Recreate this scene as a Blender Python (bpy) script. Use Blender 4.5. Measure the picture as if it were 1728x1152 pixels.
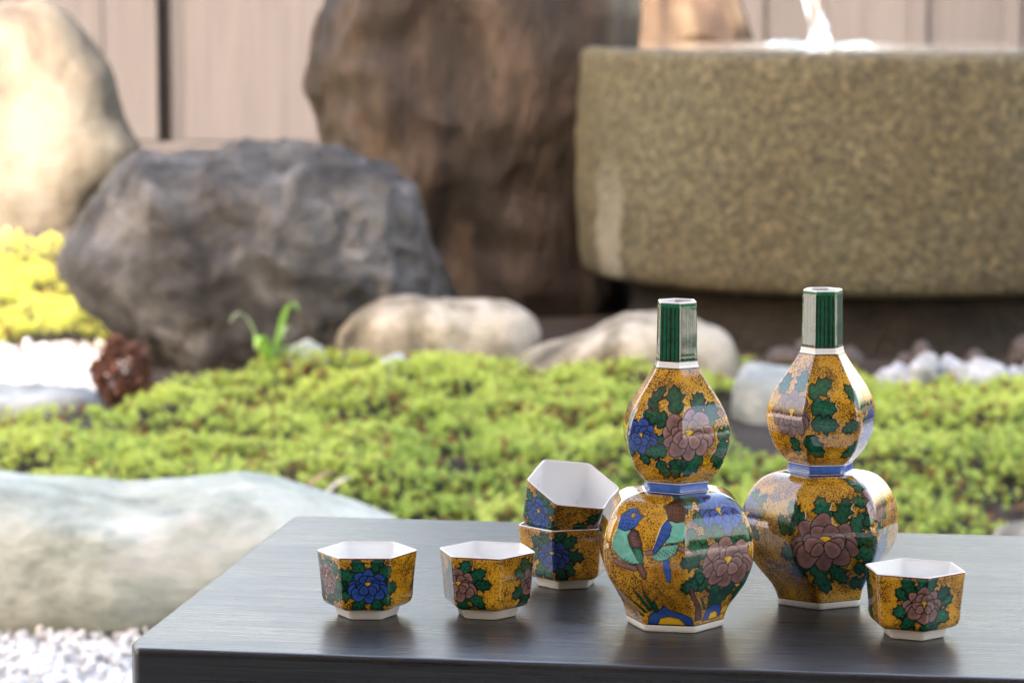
import bpy, bmesh, math, random
import numpy as np
from mathutils import Vector, Matrix, noise, Euler

# ------------------------------------------------------------------ scene, camera, sky, sun, exposure
for o in list(bpy.data.objects): bpy.data.objects.remove(o)
scn = bpy.context.scene
col = scn.collection
R = math.radians
FPX = 5000.0                      # focal length in pixels of the 1728 px wide photograph
PITCH = math.atan(0.12)
TABLE_Z = 0.40
CAM_Z = TABLE_Z + 0.3387
SP, CP = math.sin(PITCH), math.cos(PITCH)

cam = bpy.data.cameras.new('camera'); camo = bpy.data.objects.new('camera', cam); col.objects.link(camo)
camo.location = (0, 0, CAM_Z); camo.rotation_euler = (R(90) - PITCH, 0, 0)
cam.sensor_width = 36; cam.lens = FPX / 1728 * 36
cam.clip_start = 0.05; cam.clip_end = 1000
cam.dof.use_dof = True; cam.dof.focus_distance = 1.585; cam.dof.aperture_fstop = 15.0
cam.dof.aperture_blades = 0
scn.camera = camo

SUN_EL, SUN_AZ = R(31), R(25)     # azimuth: sun stands behind the camera, turned to its left
to_sun = Vector((-math.sin(SUN_AZ) * math.cos(SUN_EL), -math.cos(SUN_AZ) * math.cos(SUN_EL), math.sin(SUN_EL)))
world = bpy.data.worlds.new('World'); scn.world = world; world.use_nodes = True
wn = world.node_tree.nodes; wl = world.node_tree.links
sky = wn.new('ShaderNodeTexSky'); sky.sky_type = 'NISHITA'; sky.sun_disc = False
sky.sun_elevation = SUN_EL
sky.sun_rotation = math.atan2(to_sun.x, to_sun.y)
sky.air_density = 2.0; sky.dust_density = 7.0; sky.ozone_density = 1.0
bg = wn['Background']; bg.inputs['Strength'].default_value = 0.15
wl.new(sky.outputs['Color'], bg.inputs['Color'])
sl = bpy.data.lights.new('sun', 'SUN'); sl.energy = 3.8; sl.angle = R(0.5); sl.color = (1, 0.95, 0.86)
so = bpy.data.objects.new('sun', sl); col.objects.link(so)
so.rotation_euler = to_sun.to_track_quat('Z', 'Y').to_euler()
so.location = (0, 0, 12)
vs = scn.view_settings
vs.view_transform = 'Standard'; vs.look = 'None'; vs.gamma = 1.0; vs.use_curve_mapping = False
vs.exposure = 3.0
try:
    vs.use_white_balance = True; vs.white_balance_temperature = 6600; vs.white_balance_tint = 26
except Exception as e:
    print('no white balance', e)
try:
    scn.render.engine = 'CYCLES'
    scn.cycles.max_bounces = 8; scn.cycles.diffuse_bounces = 4; scn.cycles.glossy_bounces = 4
except Exception: pass

# ------------------------------------------------------------------ pixels to positions
def ray(px, py):
    ax = (px - 864) / FPX; ay = (py - 576) / FPX
    return Vector((ax, CP - ay * SP, -SP - ay * CP))
def on_z(px, py, z):
    d = ray(px, py); t = (z - CAM_Z) / d.z
    return Vector((d.x * t, d.y * t, z))
def at_y(px, py, y):
    d = ray(px, py); t = y / d.y
    return Vector((d.x * t, y, CAM_Z + d.z * t))

def lin(r, g, b):
    f = lambda c: c / 12.92 if c <= 0.04045 else ((c + 0.055) / 1.055) ** 2.4
    return (f(r), f(g), f(b))

# ------------------------------------------------------------------ object helpers
def tag(o, label=None, cat=None, group=None, kind=None):
    if label: o['label'] = label
    if cat: o['category'] = cat
    if group: o['group'] = group
    if kind: o['kind'] = kind
    return o
def link(name, me, mat=None, parent=None, smooth=True):
    if mat and not me.materials: me.materials.append(mat)
    if smooth: me.polygons.foreach_set('use_smooth', [True] * len(me.polygons))
    o = bpy.data.objects.new(name, me); col.objects.link(o)
    if parent: o.parent = parent
    return o
def empty(name, loc=(0, 0, 0), rz=0):
    o = bpy.data.objects.new(name, None); o.location = loc; o.rotation_euler = (0, 0, rz)
    o.empty_display_size = 0.05; col.objects.link(o); return o
def mesh_np(name, V, F):
    """V (n,3) array, F (m,k) array with one face size"""
    me = bpy.data.meshes.new(name)
    V = np.asarray(V, dtype=np.float32); F = np.asarray(F, dtype=np.int32)
    me.vertices.add(len(V)); me.vertices.foreach_set('co', V.ravel())
    k = F.shape[1]
    me.loops.add(F.size); me.loops.foreach_set('vertex_index', F.ravel())
    me.polygons.add(len(F)); me.polygons.foreach_set('loop_start', np.arange(0, F.size, k, dtype=np.int32))
    me.polygons.foreach_set('loop_total', np.full(len(F), k, dtype=np.int32))
    me.update(calc_edges=True); me.validate()
    return me
def mesh_bm(name, bm):
    me = bpy.data.meshes.new(name); bm.normal_update(); bm.to_mesh(me); bm.free(); return me
def set_col(me, name, C):
    a = me.color_attributes.new(name, 'FLOAT_COLOR', 'POINT')
    C = np.asarray(C, dtype=np.float32)
    if C.shape[1] == 3: C = np.hstack([C, np.ones((len(C), 1), np.float32)])
    a.data.foreach_set('color', C.ravel())
def box(bm, c, s, M=None):
    r = bmesh.ops.create_cube(bm, size=1.0)
    for v in r['verts']:
        v.co = Vector((v.co.x * s[0] + c[0], v.co.y * s[1] + c[1], v.co.z * s[2] + c[2]))
        if M: v.co = M @ v.co
    return r['verts']
def tube(bm, pts, rads, n=12, cap=True):
    rings = []
    for i, p in enumerate(pts):
        p = Vector(p)
        a = Vector(pts[max(i - 1, 0)]); b = Vector(pts[min(i + 1, len(pts) - 1)])
        t = (b - a).normalized()
        u = t.cross(Vector((0.13, 0.2, 0.97))); 
        if u.length < 1e-3: u = t.cross(Vector((1, 0, 0)))
        u.normalize(); w = t.cross(u)
        rings.append([bm.verts.new(p + (u * math.cos(2 * math.pi * k / n) + w * math.sin(2 * math.pi * k / n)) * rads[i]) for k in range(n)])
    for a, b in zip(rings, rings[1:]):
        for k in range(n): bm.faces.new((a[k], a[(k + 1) % n], b[(k + 1) % n], b[k]))
    if cap: bm.faces.new(rings[0][::-1]); bm.faces.new(rings[-1])
    bmesh.ops.recalc_face_normals(bm, faces=bm.faces)
    return rings

# ------------------------------------------------------------------ material helper
class N:
    def __init__(s, name):
        s.m = bpy.data.materials.new(name); s.m.use_nodes = True
        s.t = s.m.node_tree; s.n = s.t.nodes; s.l = s.t.links
        s.p = s.n['Principled BSDF']
    def new(s, t, **kw):
        x = s.n.new(t)
        for k, v in kw.items(): setattr(x, k, v)
        return x
    def coord(s, scale=(1, 1, 1), kind='Object', rot=(0, 0, 0)):
        tc = s.new('ShaderNodeTexCoord'); mp = s.new('ShaderNodeMapping')
        mp.inputs['Scale'].default_value = scale; mp.inputs['Rotation'].default_value = rot
        s.l.new(tc.outputs[kind], mp.inputs['Vector']); return mp.outputs['Vector']
    def noise(s, vec, scale, detail=4, rough=0.55, dist=0):
        x = s.new('ShaderNodeTexNoise'); x.inputs['Scale'].default_value = scale
        x.inputs['Detail'].default_value = detail; x.inputs['Roughness'].default_value = rough
        x.inputs['Distortion'].default_value = dist
        if vec: s.l.new(vec, x.inputs['Vector'])
        return x.outputs['Fac']
    def vor(s, vec, scale, feature='F1', out='Distance'):
        x = s.new('ShaderNodeTexVoronoi'); x.feature = feature; x.inputs['Scale'].default_value = scale
        if vec: s.l.new(vec, x.inputs['Vector'])
        return x.outputs[out]
    def ramp(s, fac, stops, interp='LINEAR'):
        r = s.new('ShaderNodeValToRGB'); r.color_ramp.interpolation = interp
        e = r.color_ramp.elements
        while len(e) < len(stops): e.new(0.5)
        for el, (p, c) in zip(e, stops):
            el.position = p; el.color = (c, c, c, 1) if not hasattr(c, '__len__') else (*c[:3], 1)
        s.l.new(fac, r.inputs['Fac']); return r.outputs['Color']
    def mix(s, f, a, b, mode='MIX'):
        x = s.new('ShaderNodeMix', data_type='RGBA', blend_type=mode)
        for sock, v in ((x.inputs[0], f), (x.inputs[6], a), (x.inputs[7], b)):
            if hasattr(v, 'links') or isinstance(v, bpy.types.NodeSocket): s.l.new(v, sock)
            elif hasattr(v, '__len__'): sock.default_value = (*v[:3], 1)
            else: sock.default_value = v
        return x.outputs[2]
    def math(s, op, a, b=0.0):
        x = s.new('ShaderNodeMath', operation=op)
        for i, v in ((0, a), (1, b)):
            if isinstance(v, bpy.types.NodeSocket): s.l.new(v, x.inputs[i])
            else: x.inputs[i].default_value = v
        return x.outputs[0]
    def bump(s, h, strength=0.3, dist=0.01, prev=None):
        b = s.new('ShaderNodeBump'); b.inputs['Strength'].default_value = strength; b.inputs['Distance'].default_value = dist
        s.l.new(h, b.inputs['Height'])
        if prev: s.l.new(prev, b.inputs['Normal'])
        return b.outputs['Normal']
    def attr(s, name):
        a = s.new('ShaderNodeAttribute'); a.attribute_name = name; return a
    def set(s, **kw):
        names = dict(color='Base Color', rough='Roughness', normal='Normal', spec='Specular IOR Level', metal='Metallic',
                     coat='Coat Weight', coatrough='Coat Roughness', trans='Transmission Weight', ior='IOR', sss='Subsurface Weight')
        for k, v in kw.items():
            i = s.p.inputs[names[k]]
            if isinstance(v, bpy.types.NodeSocket): s.l.new(v, i)
            elif hasattr(v, '__len__'): i.default_value = (*v[:3], 1)
            else: i.default_value = v
        return s.m

def stone_mat(name, stops, scale=6, fine=60, rough=0.75, speck=0.25, bump=0.6, stretch=(1, 1, 1), tint=None, spec=0.4, coarse=0.25, streak=None):
    n = N(name); v = n.coord(stretch, 'Generated' if False else 'Object')
    a = n.noise(v, scale, 6, 0.62, 0.4)
    c = n.ramp(a, stops)
    f = n.noise(v, fine, 5, 0.7)
    fr = n.ramp(f, [(0.3, 0.45), (0.7, 1.25)])
    c = n.mix(speck, c, n.mix(1.0, c, fr, 'MULTIPLY'))
    if tint:
        t = n.ramp(n.noise(v, scale * tint[1], 4, 0.6), [(tint[2], 0.0), (tint[2] + 0.15, 1.0)])
        c = n.mix(t, c, tint[0])
    if streak:
        vv_ = n.coord((1, 1, 0.22)); t = n.ramp(n.noise(vv_, streak[1], 6, 0.7, 1.2), [(streak[2], 0.0), (streak[2] + 0.3, 0.75)])
        c = n.mix(t, c, streak[0])
    b0 = n.bump(n.noise(v, fine * 0.16, 8, 0.68, 0.5), coarse, 0.08)
    b = n.bump(n.noise(v, fine * 0.5, 6, 0.7), bump, 0.02, b0)
    return n.set(color=c, rough=rough, normal=b, spec=spec)

# ------------------------------------------------------------------ large structure: terrain
def sstep(a, b, x):
    t = min(max((x - a) / (b - a), 0), 1); return t * t * (3 - 2 * t)
def zg(x, y):
    z = 0.10 * sstep(3.42, 3.95, y) + 0.02 * sstep(3.95, 4.8, y) + 0.185 * sstep(5.4, 8.0, y)
    return z
def line_vals(a, b, n): return [a + (b - a) * i / n for i in range(n + 1)]
gx = [-200, -60, -20, -8, -5] + line_vals(-3.5, 3.5, 70) + [5, 8, 20, 60, 200]
gy = [-200, -60, -20, -6] + line_vals(-3, 3, 12)[:-1] + line_vals(3.0, 8.6, 70) + [10, 14, 25, 60, 200]
nv = noise.noise
GV = [(x, y, zg(x, y) + (0.006 * nv(Vector((x * 4, y * 4, 0))) if abs(x) < 5 and 3.4 < y < 9 else 0)) for y in gy for x in gx]
nx = len(gx)
GF = [(j * nx + i, j * nx + i + 1, (j + 1) * nx + i + 1, (j + 1) * nx + i) for j in range(len(gy) - 1) for i in range(nx - 1)]
n = N('garden_soil'); v = n.coord()
sep = n.new('ShaderNodeSeparateXYZ'); n.l.new(v, sep.inputs[0])
near = n.ramp(n.math('ADD', sep.outputs['Y'], n.math('MULTIPLY', n.noise(v, 5), 0.3)), [(0.0, 0.0), (1.0, 1.0)])
soil = n.ramp(n.noise(v, 14, 6, 0.65), [(0.3, (0.008, 0.006, 0.004)), (0.55, (0.024, 0.016, 0.010)), (0.75, (0.06, 0.04, 0.023))])
grav = n.ramp(n.vor(v, 70), [(0.0, (0.62, 0.62, 0.6)), (0.5, (0.45, 0.45, 0.43)), (0.9, (0.15, 0.15, 0.14))])
fac = n.ramp(n.math('MULTIPLY', sep.outputs['Y'], 0.1), [(0.352, 0.0), (0.362, 1.0)])
n.set(color=n.mix(fac, grav, soil), rough=0.95, normal=n.bump(n.noise(v, 60, 6), 0.8, 0.02))
ground = link('ground', mesh_np('ground', GV, GF), n.m); tag(ground, 'brown garden soil with a band of white gravel', None, None, 'structure')

# ------------------------------------------------------------------ unseen house behind the camera, its roof shaped to shade the garden
HYAW = R(-12)
house = empty('house', (0, 0, 0), HYAW)
tag(house, 'unseen timber house with a roof shaped to shade the garden', 'house')
n = N('dark_house_wood'); v = n.coord((30, 30, 1.5))
M_house = n.set(color=n.ramp(n.noise(v, 2, 5), [(0.3, (0.045, 0.03, 0.02)), (0.7, (0.11, 0.075, 0.05))]), rough=0.6)
n = N('pale_plaster'); M_plaster = n.set(color=n.ramp(n.noise(n.coord(), 8), [(0.3, (0.5, 0.47, 0.42)), (0.7, (0.6, 0.57, 0.51))]), rough=0.9)
EAVE_Y, EAVE_Z, HX0, HX1 = 2.15, 2.75, -2.85, 2.6
bm = bmesh.new()
t = 0.16; y1 = -5.0; sl_ = 0.12
pr = [(EAVE_Y, EAVE_Z), (EAVE_Y, EAVE_Z + t), (y1, EAVE_Z + t + (EAVE_Y - y1) * sl_), (y1, EAVE_Z + (EAVE_Y - y1) * sl_)]
A = [bm.verts.new((HX0, y, z)) for y, z in pr]; B = [bm.verts.new((HX1, y, z)) for y, z in pr]
bm.faces.new(A); bm.faces.new(B[::-1])
for i in range(4): bm.faces.new((A[i], B[i], B[(i + 1) % 4], A[(i + 1) % 4]))
bmesh.ops.recalc_face_normals(bm, faces=bm.faces)
n = N('pale_bounce_roof'); M_bounce_roof = n.set(color=n.ramp(n.noise(n.coord((1.5, 30, 30)), 2, 5), [(0.3, (0.40, 0.33, 0.25)), (0.7, (0.52, 0.44, 0.34))]), rough=0.6)  # roof wood made pale to bounce light down on the bench
link('roof', mesh_bm('roof', bm), M_bounce_roof, house, False)
for x0 in (-3.9, -0.9, 2.2):
    bm = bmesh.new(); box(bm, (x0, -1.3, 2.35), (0.14, 0.14, 4.7)); bmesh.ops.bevel(bm, geom=bm.edges, offset=0.008, segments=1, affect='EDGES')
    link('post', mesh_bm('post', bm), M_house, house, False)
bm = bmesh.new(); box(bm, (-0.85, -1.42, 0.6), (6.1, 0.1, 1.25)); link('wall_boards', mesh_bm('wall_boards', bm), M_house, house, False)
bm = bmesh.new(); box(bm, (-0.85, -1.45, 3.0), (6.1, 0.1, 3.55)); link('upper_wall_boards', mesh_bm('upper_wall_boards', bm), M_house, house, False)

# ------------------------------------------------------------------ fence
FY = 8.0
n = N('fence_wood'); v = n.coord((16, 16, 0.9))
oi = n.new('ShaderNodeObjectInfo')
c = n.ramp(n.noise(v, 2.2, 6, 0.6, 0.6), [(0.28, (0.0145, 0.0135, 0.0122)), (0.5, (0.021, 0.0195, 0.0175)), (0.75, (0.027, 0.0252, 0.0226))])
tv = n.ramp(oi.outputs['Random'], [(0.0, 0.75), (1.0, 1.15)])
M_fence = n.set(color=n.mix(1.0, c, tv, 'MULTIPLY'), rough=0.8, normal=n.bump(n.noise(v, 4, 5), 0.3, 0.01))
fence = empty('wooden_fence', (0, FY, 0.2)); tag(fence, 'pinkish brown vertical board fence standing behind the stones', 'fence')
def fence_piece(name, x0, x1, yoff, th, z0, z1):
    bm = bmesh.new(); box(bm, ((x0 + x1) / 2, yoff, (z0 + z1) / 2 - 0.2), (x1 - x0, th, z1 - z0))
    bmesh.ops.bevel(bm, geom=bm.edges, offset=0.004, segments=1, affect='EDGES')
    return link(name, mesh_bm(name, bm), M_fence, fence, False)
def fx(px): return at_y(px, 120, FY).x
FT = 1.12
rnd = random.Random(4)
# boards whose joints show in the photograph, then the same rhythm to both sides
edges = [fx(310), fx(560), fx(760), fx(960), fx(1130), fx(1292), fx(1398), fx(1545), fx(1702), fx(1850)]
while edges[-1] < 4.2: edges.append(edges[-1] + rnd.uniform(0.22, 0.26))
ledges = [fx(268), fx(175), fx(20)]
while ledges[-1] > -4.2: ledges.append(ledges[-1] - rnd.uniform(0.22, 0.27))
for a, b in zip(edges, edges[1:]): fence_piece('board', a + 0.004, b - 0.004, rnd.uniform(-0.006, 0.006), 0.024, 0.32, FT)
for b, a in zip(ledges, ledges[1:]): fence_piece('board', a + 0.004, b - 0.004, 0.03 + rnd.uniform(-0.006, 0.006), 0.024, 0.32, FT)
for e in edges[7:]: fence_piece('batten', e - 0.024, e + 0.024, -0.032, 0.03, 0.325, FT - 0.005)
for e in ledges[2:]: fence_piece('batten', e - 0.026, e + 0.026, 0.0, 0.03, 0.325, FT - 0.005)
for px in (290, 2100): fence_piece('post', fx(px) - 0.10, fx(px) + 0.10, 0.13, 0.1, 0.1, FT + 0.03)
fence_piece('kick_board', -4.3, 4.3, 0.015, 0.09, 0.2, 0.318)
fence_piece('top_rail', -4.3, 4.3, 0.0, 0.11, FT + 0.002, FT + 0.06)

# ------------------------------------------------------------------ rocks
_ico = {}
def ico(sub):
    if sub not in _ico:
        bm = bmesh.new(); bmesh.ops.create_icosphere(bm, subdivisions=sub, radius=1)
        V = np.array([v.co[:] for v in bm.verts]); F = np.array([[v.index for v in f.verts] for f in bm.faces]); bm.free()
        _ico[sub] = (V, F)
    return _ico[sub]
def fbm(p, oct_=4, gain=0.5):
    s = 0; a = 1.0; q = p.copy()
    for i in range(oct_):
        s += a * noise.noise(q); q = q * 2.03 + Vector((3.1, 1.7, 2.3)); a *= gain
    return s
def rock(name, label, poly, y, thick, mat, seed=0, sub=5, amp=0.02, freq=6, cat='rock', ridge=0.0, group=None, hp=0.85, lift=0.0, flat=0.0, oct_=5, gain=0.5):
    P = [at_y(px, py, y) for px, py in poly]
    P = np.array([(p.x, p.z) for p in P])
    mn, mx = P.min(0), P.max(0); c = (mn + mx) / 2
    D = P - c
    # radial outline
    T = np.linspace(-math.pi, math.pi, 361)
    rr = np.zeros(361)
    for k, t in enumerate(T):
        d = np.array([math.cos(t), math.sin(t)]); best = 0
        for i in range(len(D)):
            a, b = D[i], D[(i + 1) % len(D)]; e = b - a
            den = d[0] * e[1] - d[1] * e[0]
            if abs(den) < 1e-12: continue
            s = (a[0] * e[1] - a[1] * e[0]) / den; u = (a[0] * d[1] - a[1] * d[0]) / den
            if s > 0 and -1e-6 <= u <= 1 + 1e-6: best = max(best, s)
        rr[k] = best
    w = np.array([1, 2, 3, 2, 1.]); w /= w.sum()
    rs = np.convolve(np.concatenate([rr[-3:-1], rr, rr[1:3]]), w, 'valid')
    V, F = ico(sub)
    th = np.arctan2(V[:, 2], V[:, 0]); h = np.hypot(V[:, 0], V[:, 2])
    rad = np.interp(th, T, rs); mean = rs.mean()
    k = np.clip(h / 0.8, 0, 1); k = k * k * (3 - 2 * k)
    rad = mean * (1 - k) + rad * k
    hh = h ** hp
    X = rad * hh * np.cos(th); Z = rad * hh * np.sin(th)
    Y = thick * np.sign(V[:, 1]) * np.abs(V[:, 1]) ** (0.85 if flat == 0 else flat)
    Q = np.stack([X, Y, Z], 1)
    off = Vector((seed * 7.3, seed * 3.1, seed * 5.7))
    out = np.empty_like(Q)
    for i in range(len(Q)):
        q = Vector(Q[i]); nrm = Vector((V[i, 0] , V[i, 1], V[i, 2]))
        f = fbm(q * freq + off, oct_, gain)
        if ridge: f = f * (1 - ridge) + ridge * (0.55 - 2.0 * abs(noise.noise(q * freq * 0.8 + off)) + 0.5 * (0.5 - 2 * abs(noise.noise(q * freq * 2.1 + off))))
        out[i] = q + nrm * (amp * f)
    me = mesh_np(name, out, F)
    o = link(name, me, mat); o.location = (c[0], y, c[1] + lift)
    tag(o, label, cat, group); return o

M_dark = stone_mat('dark_grey_stone', [(0.34, (0.014, 0.0142, 0.0135)), (0.5, (0.065, 0.067, 0.065)), (0.64, (0.17, 0.174, 0.172))], 7, 45, 0.72, 0.6, 0.9, tint=((0.05, 0.042, 0.028), 0.6, 0.62), coarse=1.0)
M_brown = stone_mat('red_brown_stone', [(0.36, (0.006, 0.0045, 0.0035)), (0.47, (0.026, 0.0175, 0.0125)), (0.58, (0.062, 0.045, 0.031)), (0.72, (0.12, 0.092, 0.064))], 4.5, 40, 0.7, 0.5, 0.8, stretch=(1.2, 1.2, 0.25), tint=((0.07, 0.075, 0.04), 0.8, 0.55), coarse=1.0, streak=((0.12, 0.08, 0.036), 6, 0.54))
M_pale = stone_mat('pale_yellow_stone', [(0.36, (0.03, 0.024, 0.015)), (0.46, (0.070, 0.062, 0.041)), (0.60, (0.10, 0.097, 0.074))], 3.2, 40, 0.8, 0.2, 0.5)
M_green = stone_mat('celadon_stone', [(0.30, (0.11, 0.125, 0.095)), (0.44, (0.33, 0.365, 0.30)), (0.60, (0.50, 0.535, 0.455))], 7, 60, 0.65, 0.5, 0.5, coarse=0.5, stretch=(0.6, 1, 1.2), tint=((0.60, 0.60, 0.54), 0.7, 0.57))
M_beige = stone_mat('beige_stone', [(0.33, (0.05, 0.045, 0.028)), (0.45, (0.19, 0.175, 0.13)), (0.60, (0.37, 0.35, 0.29))], 11, 80, 0.8, 0.4, 0.6, tint=((0.25, 0.25, 0.13), 0.6, 0.60))
M_white = stone_mat('white_stone', [(0.3, (0.17, 0.19, 0.205)), (0.6, (0.38, 0.41, 0.43))], 16, 90, 0.75, 0.3, 0.4)
M_blue = stone_mat('blue_grey_stone', [(0.3, (0.10, 0.12, 0.11)), (0.5, (0.24, 0.27, 0.26)), (0.7, (0.42, 0.46, 0.45))], 9, 70, 0.7, 0.4, 0.6)
M_pebbledark = stone_mat('dark_pebble_stone', [(0.3, (0.02, 0.017, 0.015)), (0.7, (0.085, 0.065, 0.055))], 20, 90, 0.6, 0.3, 0.4)

rock('boulder', 'rugged dark grey boulder with overhanging flank behind the moss',
     [(107, 455), (122, 405), (160, 345), (195, 285), (245, 256), (320, 262), (420, 252), (540, 246), (600, 272), (660, 284), (700, 330), (722, 390), (735, 450), (762, 500), (770, 600), (700, 660), (500, 680), (330, 690), (285, 640), (255, 600), (210, 560), (150, 505)],
     5.0, 0.26, M_dark, 1, 6, 0.028, 10, 'boulder', ridge=0.65, hp=0.7, gain=0.66, oct_=6)
rock('boulder', 'tall reddish brown standing boulder behind the stone basin',
     [(532, 120), (550, 30), (590, -60), (630, -200), (700, -400), (860, -520), (980, -470), (1060, -260), (1066, -70), (1076, 40), (1076, 200), (1072, 400), (1050, 630), (900, 660), (600, 640), (560, 420), (545, 250)],
     5.78, 0.32, M_brown, 2, 6, 0.05, 5.0, 'boulder', ridge=0.6, hp=0.6)
M_ochre = stone_mat('ochre_sunlit_side', [(0.36, (0.018, 0.010, 0.005)), (0.48, (0.055, 0.036, 0.018)), (0.60, (0.11, 0.085, 0.05))], 6, 40, 0.8, 0.3, 0.6, stretch=(1.3, 1.3, 0.2), coarse=0.6)  # ochre stands in for sunlight on the tall boulder's upper right side
rock('boulder', 'ochre stone added as the sunlit golden side of the tall brown boulder',
     [(1000, 300), (1010, 0), (1060, -170), (1150, -200), (1225, -100), (1262, 20), (1268, 150), (1280, 420), (1010, 440)],
     7.1, 0.22, M_ochre, 12, 5, 0.02, 6, 'boulder', hp=0.65)
rock('boulder', 'sunlit pale yellow boulder before the board fence',
     [(-150, 470), (-160, 250), (-90, 60), (-10, -2), (60, -12), (105, 8), (150, 60), (188, 120), (205, 195), (238, 255), (228, 310), (190, 355), (160, 420), (100, 470)],
     6.75, 0.2, M_pale, 3, 5, 0.014, 4, 'boulder', hp=0.7)
rock('edging_stone', 'long smooth celadon green stone lying on the white gravel',
     [(-330, 1000), (-300, 870), (-150, 795), (0, 797), (100, 812), (200, 822), (300, 812), (360, 806), (412, 798), (470, 810), (530, 828), (600, 850), (670, 880), (740, 940), (720, 1020), (600, 1075), (400, 1090), (220, 1082), (100, 1090), (0, 1096), (-200, 1080)],
     3.46, 0.15, M_green, 4, 6, 0.010, 5, 'stone', hp=1.0, flat=1.0)
rock('garden_stone', 'rounded beige stone between the dark boulder and the basin',
     [(560, 600), (568, 555), (590, 525), (640, 503), (700, 496), (760, 506), (850, 512), (890, 526), (908, 556), (905, 600), (860, 650), (720, 670), (600, 650)],
     4.78, 0.12, M_beige, 5, 5, 0.012, 9, 'stone', hp=0.75)
rock('garden_stone', 'low beige stone with a sloping white shoulder before the basin',
     [(850, 625), (880, 600), (940, 578), (1000, 556), (1060, 534), (1120, 528), (1180, 540), (1225, 562), (1252, 600), (1260, 660), (1150, 690), (950, 680)],
     4.66, 0.12, M_beige, 6, 5, 0.012, 9, 'stone', hp=0.75)
rock('garden_stone', 'upright blue grey stone between the two sake bottles',
     [(1232, 700), (1236, 650), (1252, 622), (1290, 614), (1340, 618), (1372, 640), (1380, 720), (1370, 830), (1240, 830)],
     4.33, 0.09, M_blue, 7, 5, 0.010, 11, 'stone', hp=0.75)
rock('garden_stone', 'pale stone at the foot of the moss beside the bench corner',
     [(1670, 930), (1690, 895), (1720, 884), (1790, 880), (1860, 900), (1880, 960), (1780, 990), (1690, 980)],
     3.56, 0.07, M_beige, 8, 4, 0.006, 10, 'stone', hp=0.75)
rock('garden_stone', 'flat grey slab beside the sunlit gravel patch',
     [(-200, 690), (-190, 662), (-60, 652), (60, 652), (150, 658), (172, 676), (165, 705), (60, 722), (-150, 722)],
     4.42, 0.10, M_blue, 9, 4, 0.006, 8, 'stone', hp=0.6)
rock('small_stone', 'small white stone sunk in the moss below the beige stone',
     [(630, 622), (645, 603), (668, 597), (690, 606), (700, 630), (690, 650), (640, 650)], 4.56, 0.03, M_white, 10, 4, 0.004, 20, 'stone')
rock('small_stone', 'small celadon stone beside the leafy sprout',
     [(480, 605), (492, 584), (520, 574), (545, 586), (560, 615), (500, 630)], 4.68, 0.03, M_green, 11, 4, 0.004, 20, 'stone')
rnd = random.Random(11)
xs = 1478
while xs < 1960:
    w = rnd.uniform(48, 96); h = rnd.uniform(34, 58) + (8 if 1530 < xs < 1580 else 0)
    yb = 650 + rnd.uniform(-6, 6); xs2 = xs + w
    rock('edging_stone', 'white stone in the row between moss and stone basin',
         [(xs, yb), (xs + w * 0.15, yb - h * 0.7), (xs + w * rnd.uniform(0.35, 0.6), yb - h), (xs + w * 0.85, yb - h * 0.75), (xs2, yb - 5), (xs2 - w * .2, yb + 18), (xs + w * .2, yb + 18)],
         4.56 + rnd.uniform(-0.03, 0.03), w / 2400, M_white, rnd.randint(20, 90), 4, 0.012, 24, 'stone', group='white stones edging the basin')
    xs = xs2 - 16
for i in range(9):
    xs = 1262 + i * 74 + rnd.uniform(-26, 26); w = rnd.uniform(36, 92); h = rnd.uniform(22, 52); yb = 612 + rnd.uniform(-5, 8)
    rock('river_stone', 'dark brown river stone at the foot of the basin',
         [(xs, yb), (xs + w * .2, yb - h * .8), (xs + w * .55, yb - h), (xs + w * .9, yb - h * .6), (xs + w, yb), (xs + w * .5, yb + 18)],
         4.68 + rnd.uniform(-0.05, 0.05), w / 2300, M_pebbledark, rnd.randint(20, 90), 3, 0.004, 18, 'stone', group='dark stones round the basin foot')

# ------------------------------------------------------------------ stone water basin
BY = 5.35
BL = at_y(972, 300, BY); BRAD = 0.535; BX = BL.x + BRAD
BT = at_y(1470, 92, BY - BRAD).z; BB = at_y(1470, 512, BY - BRAD).z
basin = empty('stone_basin', (BX, BY, 0)); tag(basin, 'big round granite water basin filled to the rim under a water jet', 'basin')
n = N('lichen_granite'); v = n.coord()
big = n.noise(v, 3.0, 3, 0.5); mid = n.noise(v, 95, 6, 0.78, 0.2); fine = n.vor(v, 130)
c = n.ramp(mid, [(0.35, (0.008, 0.007, 0.003)), (0.45, (0.039, 0.036, 0.016)), (0.56, (0.094, 0.088, 0.042)), (0.68, (0.21, 0.195, 0.11))])
c2 = n.mix(n.ramp(big, [(0.42, 0.0), (0.62, 1.0)]), c, n.mix(1.0, c, (0.95, 0.84, 0.70), 'MULTIPLY'))
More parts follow.
